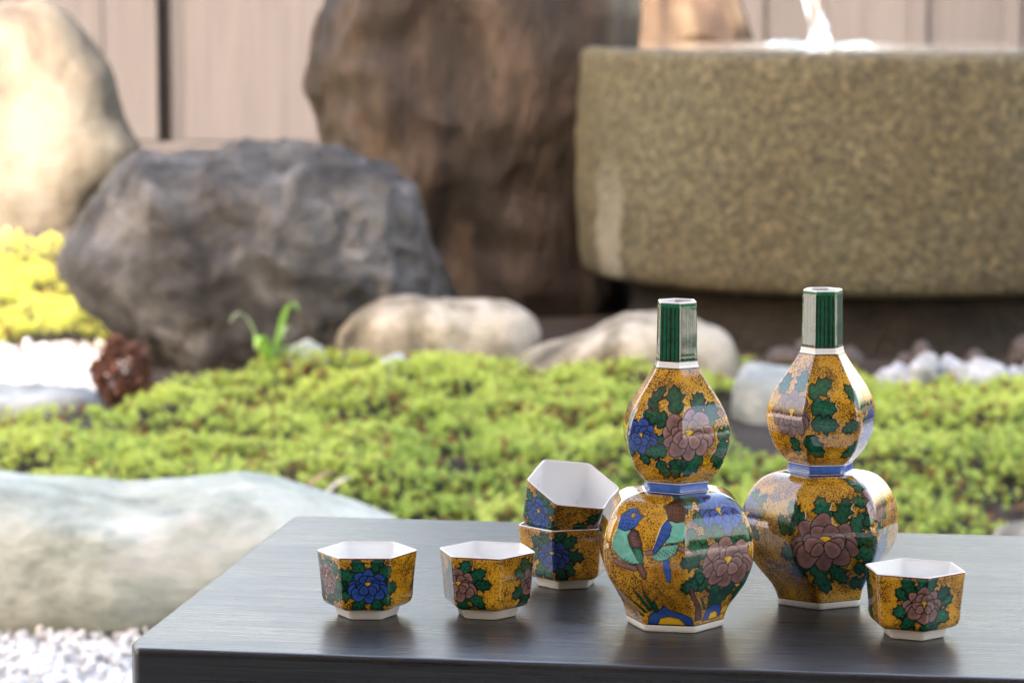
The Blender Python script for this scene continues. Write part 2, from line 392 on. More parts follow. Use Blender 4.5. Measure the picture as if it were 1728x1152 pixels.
# a pale lime streak that ran down one flank
sx = n.new('ShaderNodeSeparateXYZ'); n.l.new(n.coord(), sx.inputs[0])
wob = n.math('ADD', sx.outputs['X'], n.math('MULTIPLY', n.noise(v, 14, 4), 0.05))
band = n.math('LESS_THAN', n.math('ABSOLUTE', n.math('ADD', wob, 0.455)), 0.018)
lowz = n.ramp(n.math('MULTIPLY', sx.outputs['Z'], 1.0), [(0.30, 1.0), (0.46, 0.0)])
c3 = n.mix(n.math('MULTIPLY', n.math('MULTIPLY', band, lowz), 0.22), c2, (0.55, 0.56, 0.47))
sp = n.ramp(fine, [(0.05, 0.55), (0.4, 1.1)])
M_granite = n.set(color=n.mix(0.55, c3, n.mix(1.0, c3, sp, 'MULTIPLY')), rough=0.7, normal=n.bump(n.noise(v, 90, 6, 0.7), 0.9, 0.012))
def lathe(name, prof, mat, parent, nseg=160, namp=0.0, nf=20, closed_bottom=True):
    V = []; F = []
    for r, z in prof:
        for k in range(nseg):
            a = 2 * math.pi * k / nseg
            p = Vector((r * math.cos(a), r * math.sin(a), z))
            if namp:
                d = fbm(p * nf, 4) * namp; p = p + Vector((math.cos(a), math.sin(a), 0.4)) * d
            V.append(p[:])
    m = len(prof)
    for i in range(m - 1):
        for k in range(nseg):
            F.append((i * nseg + k, i * nseg + (k + 1) % nseg, (i + 1) * nseg + (k + 1) % nseg, (i + 1) * nseg + k))
    me = mesh_np(name, V, F); return link(name, me, mat, parent)
H = BT - BB
prof = [(0.05, BB + 0.01), (BRAD * 0.80, BB + 0.004), (BRAD * 0.94, BB + 0.005), (BRAD * 0.965, BB + 0.009), (BRAD * 0.98, BB + 0.018)]
prof += [(BRAD * (0.985 + 0.015 * math.sin(math.pi * i / 30)), BB + 0.04 + (H - 0.06) * i / 30) for i in range(31)]
prof += [(BRAD * 0.982, BT - 0.010), (BRAD * 0.97, BT - 0.002), (BRAD * 0.955, BT), (BRAD * 0.90, BT + 0.001), (BRAD * 0.80, BT), (BRAD * 0.785, BT - 0.004), (BRAD * 0.77, BT - 0.02), (BRAD * 0.72, BT - 0.14), (0.02, BT - 0.16)]
lathe('bowl', prof, M_granite, basin, 200, 0.0035, 22)
n = N('dark_plinth_stone'); v = n.coord()
M_plinth = n.set(color=n.ramp(n.noise(v, 18, 6, 0.7), [(0.3, (0.006, 0.005, 0.004)), (0.7, (0.026, 0.022, 0.016))]), rough=0.85, normal=n.bump(n.noise(v, 60, 5), 0.8, 0.02))
lathe('plinth', [(0.03, BB + 0.02), (BRAD * 0.80, BB + 0.015), (BRAD * 0.81, BB - 0.01), (BRAD * 0.80, BB - 0.04), (BRAD * 0.82, BB - 0.075), (BRAD * 0.83, BB - 0.12), (BRAD * 0.83, 0.05)], M_plinth, basin, 100, 0.006, 14)
n = N('clear_water'); n.set(color=(0.92, 0.96, 0.97), rough=0.02, trans=1.0, ior=1.33)
v = n.coord(); M_water = n.set(normal=n.bump(n.noise(v, 30, 3), 0.35, 0.01))
n = N('jet_water'); n.set(color=(0.95, 0.97, 0.98), rough=0.03, trans=0.96, ior=1.33); M_jet = n.m
# water disc with ripples from the jet
J = at_y(1376, 70, BY - 0.05); JX, JY = J.x - BX, -0.05
V = []; F = []; nr, na = 60, 120; RW = BRAD * 0.95
for i in range(nr + 1):
    r = RW * i / nr
    for k in range(na):
        a = 2 * math.pi * k / na; x, y = r * math.cos(a), r * math.sin(a)
        d = math.hypot(x - JX, y - JY)
        z = 0.0032 * math.sin(d * 95) * math.exp(-d * 7) + 0.008 * math.exp(-((d - 0.085) / 0.02) ** 2) * (0.6 + 0.4 * math.sin(3 * math.atan2(y - JY, x - JX) + 1))
        V.append((x, y, BT + 0.0035 + z))
for i in range(nr):
    for k in range(na): F.append((i * na + k, i * na + (k + 1) % na, (i + 1) * na + (k + 1) % na, (i + 1) * na + k))
w_ = link('water', mesh_np('water', V, F), M_water, basin)
# water jet and bamboo spout
bm = bmesh.new(); pts = []; rad = []
zt = BT + 0.30
for i in range(41):
    f = i / 40; z = zt - (zt - BT + 0.012) * f
    pts.append((BX + JX - 0.018 + 0.022 * f + 0.006 * math.sin(f * 16), BY + JY + 0.004 * math.cos(f * 19), z))
    rad.append(0.0155 + 0.0028 * math.sin(f * 23) + (0.012 * max(0, f - 0.9) * 10))
tube(bm, pts, rad, 14)
jet = link('water_jet', mesh_bm('water_jet', bm), M_jet); tag(jet, 'thin clear jet of water falling into the stone basin', 'water jet')
n = N('bamboo'); v = n.coord((1, 1, 1)); M_bamboo = n.set(color=n.ramp(n.noise(v, 9), [(0.3, (0.35, 0.25, 0.1)), (0.7, (0.5, 0.38, 0.18))]), rough=0.45)
sp_end = Vector((BX + JX + 0.005, BY + JY, zt + 0.012))
sp_st = Vector((sp_end.x - 0.38, 5.78, zt + 0.05))
bm = bmesh.new(); dv = sp_st - sp_end
seg = []; rr_ = []
for i in range(41):
    f = i / 40; seg.append(sp_end + dv * f); rr_.append(0.026 + (0.004 if i in (13, 27) else 0))
tube(bm, seg, rr_, 18)
spout = link('bamboo_spout', mesh_bm('bamboo_spout', bm), M_bamboo); tag(spout, 'bamboo pipe reaching over the stone basin from the tall boulder', 'spout')

# ------------------------------------------------------------------ white gravel
def pebbles(name, x0, x1, y0, y1, count, r0, r1, mat, label, seed, test=None):
    rg = np.random.default_rng(seed)
    V0, F0 = ico(1)
    X = rg.uniform(x0, x1, count); Y = rg.uniform(y0, y1, count)
    if test is not None:
        k = test(X, Y); X, Y = X[k], Y[k]
    m = len(X)
    S = rg.uniform(r0, r1, (m, 1)) * rg.uniform(0.7, 1.15, (m, 3)); S[:, 2] *= 0.75
    Zg = np.array([zg(a, b) for a, b in zip(X, Y)]) + rg.uniform(0.0, r1 * 1.1, m)
    jit = 1 + rg.uniform(-0.3, 0.3, (m, len(V0), 1))
    P = V0[None] * S[:, None, :] * jit
    th = rg.uniform(0, 6.28, m); ph = rg.uniform(-0.6, 0.6, m)
    c, s = np.cos(ph)[:, None], np.sin(ph)[:, None]
    px, pz = P[..., 0] * c - P[..., 2] * s, P[..., 0] * s + P[..., 2] * c
    c, s = np.cos(th)[:, None], np.sin(th)[:, None]
    qx, qy = px * c - P[..., 1] * s, px * s + P[..., 1] * c
    W = np.stack([qx + X[:, None], qy + Y[:, None], pz + Zg[:, None]], -1).reshape(-1, 3)
    F = (F0[None] + (np.arange(m) * len(V0))[:, None, None]).reshape(-1, 3)
    me = mesh_np(name, W, F)
    sh = rg.uniform(0.55, 0.86, m); C = np.repeat(np.stack([sh, sh, sh * 0.985], 1), len(V0), 0)
    set_col(me, 'tone', C)
    o = link(name, me, mat, None, False); tag(o, label, 'gravel', None, 'stuff'); return o
n = N('white_gravel'); a = n.attr('tone'); M_gravel = n.set(color=a.outputs['Color'], rough=0.8)
pebbles('gravel', -1.3, 1.3, 2.5, 3.55, 17000, 0.0036, 0.0072, M_gravel, 'loose white gravel spread before the celadon stone', 1)
pebbles('gravel', -2.0, -0.62, 4.5, 5.05, 3600, 0.006, 0.011, M_gravel, 'bright sunlit patch of white gravel beside the dark boulder', 2)

# ------------------------------------------------------------------ haircap moss
def moss(name, region, count, mat, label, seed, rad=(0.0075, 0.0125), base=(0.012, 0.03), hollow=True, cA=(0.54, 0.62, 0.14), cB=(0.32, 0.46, 0.08), leaves=11, brown=0.06):
    rg = np.random.default_rng(seed)
    x0, x1, y0, y1, test = region
    pts = []
    while len(pts) < count:
        x = rg.uniform(x0, x1); y = rg.uniform(y0, y1)
        if test and not test(x, y): continue
        h = noise.noise(Vector((x * 7, y * 7, 3))) + 0.55 * noise.noise(Vector((x * 19, y * 19, 9)))
        if hollow and h < -0.45 and rg.random() < 0.8: continue
        hc = max(-0.45, min(0.75, h))
        pts.append((x, y, zg(x, y) + 0.016 + 0.02 * math.exp(-((x + 0.05) / 0.25) ** 2 - ((y - 4.42) / 0.3) ** 2) + hc * 0.036 + rg.uniform(-0.006, 0.008), h))
    A = np.array(pts); m = len(A)
    r = rg.uniform(rad[0], rad[1], m)
    tiltx = rg.normal(0, 0.22, m); tilty = rg.normal(0, 0.22, m)
    rot = rg.uniform(0, 6.28, m)
    Vs = []; 
    L = leaves
    for j in range(L):
        a = rot + j * 2.39996
        el = np.radians(8 + 62 * (j / L)) + rg.normal(0, 0.12, m)
        ln = r * (1.05 - 0.25 * j / L)
        d = np.stack([np.cos(a) * np.cos(el), np.sin(a) * np.cos(el), np.sin(el)], 1)
        sd = np.stack([-np.sin(a), np.cos(a), np.zeros(m)], 1)
        up = np.cross(d, sd)
        c0 = np.stack([A[:, 0], A[:, 1], A[:, 2] + r * 0.10 * j / L * 5], 1)
        wd = (ln * 0.17)[:, None]
        b = c0; mid = c0 + d * (ln * 0.5)[:, None]
        tip = c0 + d * ln[:, None]
        tip = tip - np.array([0, 0, 1.0]) * (ln * 0.12)[:, None]
        Vs += [b, mid + sd * wd, tip, mid - sd * wd]
    W = np.stack(Vs, 1)                         # m, 4L, 3
    dz = W[..., 2] - A[:, None, 2]
    W[..., 0] += tiltx[:, None] * dz; W[..., 1] += tilty[:, None] * dz
    F0 = np.array([[4 * j, 4 * j + 1, 4 * j + 2, 4 * j + 3] for j in range(L)])
    F = (F0[None] + (np.arange(m) * 4 * L)[:, None, None]).reshape(-1, 4)
    me = mesh_np(name, W.reshape(-1, 3), F)
    big = np.array([noise.noise(Vector((p[0] * 4 + 5, p[1] * 4, 1))) for p in pts])
    f = np.clip(0.5 + 0.5 * A[:, 3] + 0.5 * big + rg.normal(0, 0.18, m), 0, 1)[:, None]
    C = np.array(cB) * (1 - f) + np.array(cA) * f
    pat = np.array([noise.noise(Vector((p[0] * 9 + 31, p[1] * 9 + 7, 4))) for p in pts])
    br = (rg.random(m) < brown + 0.9 * np.clip(pat - 0.18, 0, 1) + 0.7 * np.clip(-A[:, 3] - 0.1, 0, 1))[:, None]
    C = np.where(br, np.array([0.20, 0.08, 0.03]) * rg.uniform(0.6, 1.5, (m, 1)), C)
    set_col(me, 'tone', np.repeat(C, 4 * L, 0))
    o = link(name, me, mat); tag(o, label, 'moss', None, 'stuff'); return o
def leaf_mat(name, tr=0.35, rough=0.5):
    n = N(name); a = n.attr('tone')
    n.set(color=a.outputs['Color'], rough=rough, spec=0.3)
    t = n.new('ShaderNodeBsdfTranslucent'); n.l.new(a.outputs['Color'], t.inputs['Color'])
    mx = n.new('ShaderNodeMixShader'); mx.inputs[0].default_value = tr
    n.l.new(n.p.outputs[0], mx.inputs[1]); n.l.new(t.outputs[0], mx.inputs[2])
    n.l.new(mx.outputs[0], n.n['Material Output'].inputs['Surface']); return n.m
M_moss = leaf_mat('moss_leaf')
def far_edge(x):      # far side of the green moss bed
    if x < -0.62: return 4.16
    if x < -0.38: return 4.16 + (x + 0.62) / 0.24 * 0.5
    return 4.66 if x < 0.5 else 4.52
moss('moss', (-1.35, 1.75, 3.50, 4.72, lambda x, y: y < far_edge(x) + 0.03 * math.sin(x * 23) and not (((x - 0.36) / 0.11) ** 2 + ((y - 4.2) / 0.26) ** 2 < 1)), 34000, M_moss,
     'carpet of bright green haircap moss behind the bench', 5)
moss('moss', (-2.2, -0.45, 5.1, 6.25, lambda x, y: True), 9000, M_moss,
     'sunlit yellow green moss beyond the gravel patch', 6, rad=(0.011, 0.018), cA=(0.72, 0.76, 0.18), cB=(0.58, 0.64, 0.10), hollow=False, leaves=9, brown=0.05)

# ------------------------------------------------------------------ unseen tree and bushes, added for bench and bottle reflections
M_bark = stone_mat('bark', [(0.3, (0.04, 0.03, 0.02)), (0.7, (0.12, 0.09, 0.065))], 12, 60, 0.9, 0.4, 0.8, stretch=(1, 1, 0.3))
def crown_mesh(center, radii, count, size, seed, cA, cB):
    rg = np.random.default_rng(seed)
    clump = rg.normal(0, 1, (26, 3)); clump /= np.linalg.norm(clump, axis=1)[:, None]; clump *= rg.uniform(0.45, 0.95, (26, 1))
    k = rg.integers(0, 26, count)
    P = (clump[k] + rg.normal(0, 0.17, (count, 3))) * np.array(radii) + np.array(center)
    a = rg.normal(0, 1, (count, 3)); a /= np.linalg.norm(a, axis=1)[:, None]
    b = np.cross(a, rg.normal(0, 1, (count, 3))); b /= np.linalg.norm(b, axis=1)[:, None]
    l = rg.uniform(0.6, 1.2, (count, 1)) * size
    W = np.stack([P - a * l, P + b * l * 0.45, P + a * l, P - b * l * 0.45], 1).reshape(-1, 3)
    me = mesh_np('crown', W, np.arange(4 * count).reshape(-1, 4))
    f = rg.uniform(0, 1, (26, 1))[k] * 0.7 + rg.uniform(0, 0.3, (count, 1))
    set_col(me, 'tone', np.repeat(np.array(cA) * f + np.array(cB) * (1 - f), 4, 0)); return me
def tree(name, label, cat, x, y, z0, trunk_h, radii, count, size, seed, group=None):
    t_ = empty(name, (x, y, z0)); tag(t_, label, cat, group); rg = random.Random(seed)
    bm = bmesh.new(); tube(bm, [(0, 0, -0.1), (0.03, 0, trunk_h * 0.5), (-0.02, 0.03, trunk_h), (0.0, 0.02, trunk_h + radii[2] * 0.8)], [0.05 * radii[0] + 0.02, 0.04 * radii[0] + 0.015, 0.03 * radii[0] + 0.01, 0.008], 10)
    for i in range(6):
        an = i * 1.05 + rg.uniform(-.3, .3); h0 = trunk_h * rg.uniform(0.8, 1.15)
        tube(bm, [(0, 0, h0), (math.cos(an) * radii[0] * 0.35, math.sin(an) * radii[1] * 0.35, h0 + radii[2] * 0.3), (math.cos(an) * radii[0] * 0.7, math.sin(an) * radii[1] * 0.7, h0 + radii[2] * 0.65)], [0.02 * radii[0], 0.013 * radii[0], 0.005], 8)
    link('trunk', mesh_bm('trunk', bm), M_bark, t_)
    link('crown', crown_mesh((0, 0, trunk_h + radii[2] * 0.7), radii, count, size, seed, (0.09, 0.14, 0.03), (0.03, 0.06, 0.015)), M_moss, t_)
tree('added_tree', 'unseen leafy tree added beyond the fence to darken the bench reflection', 'tree', 1.0, 12.6, 0.29, 2.9, (1.4, 1.3, 1.2), 5500, 0.10, 3)
tree('added_bush', 'unseen round bush added for a ragged edge in the bottle reflections', 'bush', 4.7, -0.7, 0.0, 0.35, (0.95, 0.9, 0.6), 3000, 0.06, 4)
tree('added_bush', 'unseen taller bush added for a ragged edge in the bottle reflections', 'bush', 4.6, 1.5, 0.0, 0.4, (0.7, 0.7, 0.75), 2500, 0.06, 5)

# ------------------------------------------------------------------ small plants and litter
def blade(bm, base, dirx, diry, length, width, droop, rise, nseg=12, fold=0.25):
    prev = None
    d = Vector((dirx, diry, 0)).normalized(); s = Vector((-d.y, d.x, 0))
    for i in range(nseg + 1):
        f = i / nseg
        p = Vector(base) + d * (length * f) + Vector((0, 0, rise * math.sin(f * math.pi * 0.62) - droop * f * f))
        w = width * (math.sin(math.pi * min(1, f * 0.86 + 0.14)) ** 0.8)
        row = [bm.verts.new(p - s * w + Vector((0, 0, w * fold))), bm.verts.new(p), bm.verts.new(p + s * w + Vector((0, 0, w * fold)))]
        if prev:
            for k in range(2): bm.faces.new((prev[k], prev[k + 1], row[k + 1], row[k]))
        prev = row
def flat_leaf_mat(name, c1, c2, tr=0.35):
    n = N(name); v = n.coord(); c = n.ramp(n.noise(v, 30, 4), [(0.3, c1), (0.7, c2)])
    n.set(color=c, rough=0.45)
    t = n.new('ShaderNodeBsdfTranslucent'); n.l.new(c, t.inputs['Color'])
    mx = n.new('ShaderNodeMixShader'); mx.inputs[0].default_value = tr
    n.l.new(n.p.outputs[0], mx.inputs[1]); n.l.new(t.outputs[0], mx.inputs[2])
    n.l.new(mx.outputs[0], n.n['Material Output'].inputs['Surface']); return n.m
M_lf1 = flat_leaf_mat('bright_leaf', (0.16, 0.36, 0.05), (0.26, 0.48, 0.08))
M_lf2 = flat_leaf_mat('grey_leaf', (0.17, 0.25, 0.11), (0.28, 0.36, 0.2))
sb = on_z(455, 612, 0.11); sb = Vector((at_y(455, 600, 4.62).x, 4.62, zg(0, 4.62)))
sprout = empty('leafy_sprout', sb); tag(sprout, 'little sprout with arching leaves in front of the dark boulder', 'plant')
for (dx, dy, ln, wd, rs, dr, mt) in ((-1, -0.35, 0.066, 0.013, 0.125, 0.022, M_lf2), (1, -0.35, 0.052, 0.013, 0.135, 0.012, M_lf1), (-0.4, -1, 0.05, 0.012, 0.095, 0.03, M_lf1), (0.7, 0.6, 0.045, 0.011, 0.10, 0.02, M_lf2), (1, -0.8, 0.07, 0.012, 0.08, 0.03, M_lf2)):
    bm = bmesh.new(); blade(bm, (0, 0, 0), dx, dy, ln, wd, dr, rs); link('leaf', mesh_bm('leaf', bm), mt, sprout)
# reddish brown dome shrub
shb = Vector((at_y(210, 690, 4.36).x, 4.36, zg(0, 4.36)))
shrub = empty('dome_shrub', shb); tag(shrub, 'small reddish brown dome shaped shrub beside the dark boulder', 'shrub')
bm = bmesh.new(); tube(bm, [(0, 0, -0.01), (0.003, 0, 0.03), (-0.002, 0, 0.06)], [0.005, 0.004, 0.003], 8); link('stem', mesh_bm('stem', bm), M_pebbledark, shrub)
rg = np.random.default_rng(3); Vs = []; cs = []
for i in range(1700):
    u = rg.normal(0, 1, 3); u /= np.linalg.norm(u); u *= rg.uniform(0.55, 1.0) ** 0.5
    p = u * np.array([0.045, 0.045, 0.052]) * (1 + 0.12 * math.sin(5 * u[0] + 4 * u[2])) + np.array([0, 0, 0.062])
    a = rg.normal(0, 1, 3); a /= np.linalg.norm(a); b = np.cross(a, rg.normal(0, 1, 3)); b /= np.linalg.norm(b)
    l = rg.uniform(0.004, 0.008); Vs += [p - a * l, p + b * l * 0.5, p + a * l, p - b * l * 0.5]
    c_ = np.array([0.13, 0.06, 0.04]) * rg.uniform(0.5, 1.8); cs += [c_] * 4
me = mesh_np('crown', np.array(Vs), np.arange(len(Vs)).reshape(-1, 4)); set_col(me, 'tone', np.array(cs)); link('crown', me, M_moss, shrub)
# fallen leaves
M_dead = flat_leaf_mat('dead_leaf', (0.24, 0.11, 0.04), (0.38, 0.2, 0.08), 0.2)
M_deadw = flat_leaf_mat('bleached_leaf', (0.5, 0.44, 0.36), (0.65, 0.6, 0.52), 0.2)
for (px, py, ang, ln, mt, lab) in ((512, 822, 0.45, 0.05, M_dead, 'curled orange brown leaf fallen behind the celadon stone'), (545, 832, 0.2, 0.045, M_deadw, 'bleached curled leaf fallen behind the celadon stone')):
    p = at_y(px, py, 3.62); bm = bmesh.new(); blade(bm, (0, 0, 0), math.cos(ang), 0.5, ln, 0.006, 0.0, 0.02)
    o = link('fallen_leaf', mesh_bm('fallen_leaf', bm), mt); o.location = (p.x, 3.62, p.z - 0.004); tag(o, lab, 'leaf')

# ------------------------------------------------------------------ bench
TH = R(8.8)
c_fl = on_z(206, 1093, TABLE_Z); c_bl = on_z(481, 868, TABLE_Z)
uu = Vector((math.cos(TH), -math.sin(TH), 0)); vv = Vector((math.sin(TH), math.cos(TH), 0))
DEP = (c_bl - c_fl).dot(vv)
print('bench depth', DEP, 'left edge misfit', (c_bl - c_fl).dot(uu))
BW, BTH = 1.15, 0.045
bench = empty('low_bench', (c_fl.x, c_fl.y, 0), -TH); tag(bench, 'low black stained wooden bench carrying the porcelain set', 'bench')
n = N('black_stained_wood'); v = n.coord((2.2, 46, 46))
g1 = n.noise(v, 3.2, 6, 0.65, 0.35)
v2 = n.coord((4, 240, 240)); g2 = n.noise(v2, 2.5, 4, 0.6)
c = n.ramp(g1, [(0.3, (0.008, 0.0085, 0.010)), (0.6, (0.020, 0.020, 0.022)), (0.8, (0.045, 0.042, 0.040))])
ro = n.math('ADD', n.math('MULTIPLY', g2, 0.42), n.math('MULTIPLY', n.noise(n.coord((5, 9, 9)), 3, 4, 0.6), 0.22))
b1 = n.bump(g1, 0.16, 0.004); b2 = n.bump(g2, 0.22, 0.0012, b1)
M_bench = n.set(color=c, rough=ro, normal=b2, spec=0.65, coat=0.08, coatrough=0.22)
bm = bmesh.new()
ch = 0.012
ol = [(ch * 0.55, 0), (BW - ch, 0), (BW, ch), (BW, DEP - ch), (BW - ch, DEP), (ch * 0.3, DEP), (0, DEP - ch * 0.3), (0, ch * 1.4)]
tv_ = [bm.verts.new((x, y, TABLE_Z)) for x, y in ol]; bv = [bm.verts.new((x, y, TABLE_Z - BTH)) for x, y in ol]
bm.faces.new(tv_); bm.faces.new(bv[::-1])
for i in range(len(ol)): bm.faces.new((bv[i], bv[(i + 1) % len(ol)], tv_[(i + 1) % len(ol)], tv_[i]))
bmesh.ops.recalc_face_normals(bm, faces=bm.faces)
bmesh.ops.bevel(bm, geom=[e for e in bm.edges], offset=0.004, segments=5, affect='EDGES', profile=0.6)
top = link('seat_board', mesh_bm('seat_board', bm), M_bench, bench, True)
md = top.modifiers.new('wn', 'WEIGHTED_NORMAL')
for x in (0.10, BW - 0.10):
    for y in (0.06, DEP - 0.06):
        bm = bmesh.new(); box(bm, (x, y, (TABLE_Z - BTH) / 2 + 0.001), (0.05, 0.05, TABLE_Z - BTH)); bmesh.ops.bevel(bm, geom=bm.edges, offset=0.003, segments=2, affect='EDGES')
        link('leg', mesh_bm('leg', bm), M_bench, bench, False)
bm = bmesh.new(); box(bm, (BW / 2, DEP / 2, TABLE_Z - BTH - 0.028), (BW - 0.24, 0.025, 0.06)); link('stretcher', mesh_bm('stretcher', bm), M_bench, bench, False)

# ------------------------------------------------------------------ porcelain: painter on dense hexagonal shells
K = 1 / 3150.0                       # metres for one photo pixel at the front bottle
def hexr(phi, p):
    """rounded hexagon, circumradius about 1, facet normals at 0, 60, ..."""
    s = 0
    for k in range(6): s = s + np.maximum(np.cos(phi - k * math.pi / 3), 0) ** p
    return math.cos(math.pi / 6) * s ** (-1 / p) 
YEL = np.array(lin(0.84, 0.63, 0.15)); BLK = np.array(lin(0.05, 0.04, 0.04)); WHT = np.array((0.86, 0.85, 0.83))
GRN = np.array(lin(0.04, 0.43, 0.30)); DGR = np.array(lin(0.02, 0.24, 0.18)); BLU = np.array(lin(0.20, 0.37, 0.70)); DBL = np.array(lin(0.09, 0.17, 0.42))
PUR = np.array(lin(0.62, 0.47, 0.45)); DPU = np.array(lin(0.34, 0.21, 0.21)); TEA = np.array(lin(0.42, 0.72, 0.65)); BRN = np.array(lin(0.34, 0.21, 0.15))
LGR = np.array(lin(0.16, 0.52, 0.40)); YEB = np.array(lin(0.88, 0.70, 0.16))
class Canvas:
    def __init__(s, S, V, w):
        s.S, s.V, s.w = S, V, w
        s.C = np.tile(YEL, (len(S), 1)); s.m = np.ones(len(S))      # m = 1 where the speckled ground shows
        s.aa = 0.8
    def loc(s, S0, V0, reach):
        ds = (s.S - S0 + 3) % 6 - 3
        X = ds * s.w; Y = s.V - V0
        idx = np.nonzero((np.abs(X) < reach) & (np.abs(Y) < reach))[0]
        return idx, X[idx], Y[idx]
    def put(s, idx, a, c):
        a = a[:, None]; s.C[idx] = s.C[idx] * (1 - a) + c * a; s.m[idx] *= 1 - a[:, 0]
    @staticmethod
    def sd(X, Y, P):
        P = np.asarray(P, float); d = np.full(len(X), 1e9); ins = np.zeros(len(X), bool)
        for i in range(len(P)):
            a, b = P[i], P[(i + 1) % len(P)]; e = b - a
            L2 = e @ e + 1e-12
            t = np.clip(((X - a[0]) * e[0] + (Y - a[1]) * e[1]) / L2, 0, 1)
            d = np.minimum(d, (X - a[0] - t * e[0]) ** 2 + (Y - a[1] - t * e[1]) ** 2)
            if a[1] != b[1]:
                c = ((a[1] > Y) != (b[1] > Y)) & (X < (b[0] - a[0]) * (Y - a[1]) / (b[1] - a[1]) + a[0]); ins ^= c
        d = np.sqrt(d); return np.where(ins, -d, d)
    def poly(s, S0, V0, P, c, lw=1.0, c2=None, line=BLK):
        P = np.asarray(P, float); reach = np.abs(P).max() + 6
        idx, X, Y = s.loc(S0, V0, reach)
        if not len(idx): return
        d = s.sd(X, Y, P)
        s.put(idx, np.clip(0.5 - (d - lw * 0.5) / s.aa, 0, 1), line)
        cc = np.tile(np.asarray(c, float), (len(idx), 1))
        if c2 is not None:
            f = np.clip(-d / (0.16 * (np.ptp(P[:, 0]) + np.ptp(P[:, 1])) + 1e-6), 0, 1)[:, None]; cc = cc * (1 - f) + np.asarray(c2) * f
        a = np.clip(0.5 - (d + lw * 0.5) / s.aa, 0, 1)
        s.put(idx, a, cc)
    def line(s, S0, V0, P, lw, c=BLK):
        P = np.asarray(P, float); idx, X, Y = s.loc(S0, V0, np.abs(P).max() + 5)
        if not len(idx): return
        d = np.full(len(X), 1e9)
        for a, b in zip(P, P[1:]):
            e = b - a; t = np.clip(((X - a[0]) * e[0] + (Y - a[1]) * e[1]) / (e @ e + 1e-12), 0, 1)
            d = np.minimum(d, np.hypot(X - a[0] - t * e[0], Y - a[1] - t * e[1]))
        s.put(idx, np.clip(0.5 - (d - lw / 2) / s.aa, 0, 1), c)
    def dots(s, S0, V0, P, r, c):
        for p in P:
            idx, X, Y = s.loc(S0, V0, abs(p[0]) + abs(p[1]) + r + 4)
            if len(idx): s.put(idx, np.clip(0.5 - (np.hypot(X - p[0], Y - p[1]) - r) / s.aa, 0, 1), c)
def ell(cx, cy, a, b, ang=0, n=26, wob=0.0, k=3, ph=0):
    t = np.linspace(0, 2 * math.pi, n, endpoint=False); r = 1 + wob * np.cos(k * t + ph)
    x, y = a * r * np.cos(t), b * r * np.sin(t); c, s = math.cos(ang), math.sin(ang)
    return np.stack([cx + x * c - y * s, cy + x * s + y * c], 1)
def leaf(cv, S0, V0, bx, by, ang, L, W, rg, dark=0.0):
    """lobed painted leaf whose base sits at (bx, by) from the motif centre"""
    prof = [(0.0, 0.06), (0.12, 0.34), (0.30, 0.42), (0.34, 0.30), (0.42, 0.30), (0.60, 0.50), (0.62, 0.33), (0.70, 0.28), (0.86, 0.30), (0.86, 0.18), (1.0, 0.0)]
    up = [(a * L, b * W * rg.uniform(0.85, 1.15)) for a, b in prof]; dn = [(a * L, -b * W * rg.uniform(0.85, 1.15)) for a, b in prof[-2::-1]]
    P = np.array(up + dn); c, s = math.cos(ang), math.sin(ang)
    T = lambda Q: np.stack([bx + Q[:, 0] * c - Q[:, 1] * s, by + Q[:, 0] * s + Q[:, 1] * c], 1)
    g = rg.uniform(0, 0.5); base = GRN * (1 - g) + DGR * g
    if rg.random() < 0.25: base = base * 0.6 + LGR * 0.4
    base = base * (1 - dark)
    cv.poly(S0, V0, T(P), base * 0.5, 2.2, base)
    cv.line(S0, V0, T(np.array([(0, 0), (L * 0.92, 0)])), 0.9)
    for a in (0.2, 0.42, 0.64):
        for sg in (-1, 1): cv.line(S0, V0, T(np.array([(a * L, 0), ((a + 0.16) * L, sg * W * 0.30)])), 0.7)
def flower(cv, S0, V0, r, light, dark, rg, asp=0.72, tilt=0.0):
    ring = []
    def petal(a, d, pa, pb, m):
        cx, cy = math.cos(a) * d * r, math.sin(a) * d * r * asp
        k = rg.uniform(0.8, 1.15); f = m * rg.uniform(0.85, 1.1)
        lc = light * f; dc = (dark * 0.5 + light * 0.5) * f
        cv.poly(S0, V0, ell(cx, cy, pa * r * k, pb * r * k * asp ** 0.5, a + rg.uniform(-0.2, 0.2), 26, 0.07, 3, rg.uniform(0, 6)), lc * 0.95, 1.9, dc * 0.9)
    for a in np.linspace(-math.pi, 0, 5): petal(a + rg.uniform(-.15, .15), 0.64, 0.36, 0.33, 1.0)
    for a in (0.35, math.pi - 0.35): petal(a, 0.66, 0.36, 0.30, 0.95)
    for a in (0.8, 1.55, 2.3): petal(a + rg.uniform(-.1, .1), 0.66, 0.36, 0.36, 0.95)
    for a in np.linspace(-math.pi + .3, -.3, 4): petal(a, 0.36, 0.28, 0.26, 0.9)
    cv.poly(S0, V0, ell(0, -0.06 * r, 0.2 * r, 0.15 * r), YEB, 1.0)
    cv.dots(S0, V0, [(0.09 * r * math.cos(q), -0.08 * r + 0.06 * r * math.sin(q)) for q in (0.3, 1.5, 2.6, 4.2)], 0.8, BLK)
    for a in (0.15, math.pi - 0.15, 0.9, 2.25): petal(a, 0.33, 0.25, 0.23, 1.05)
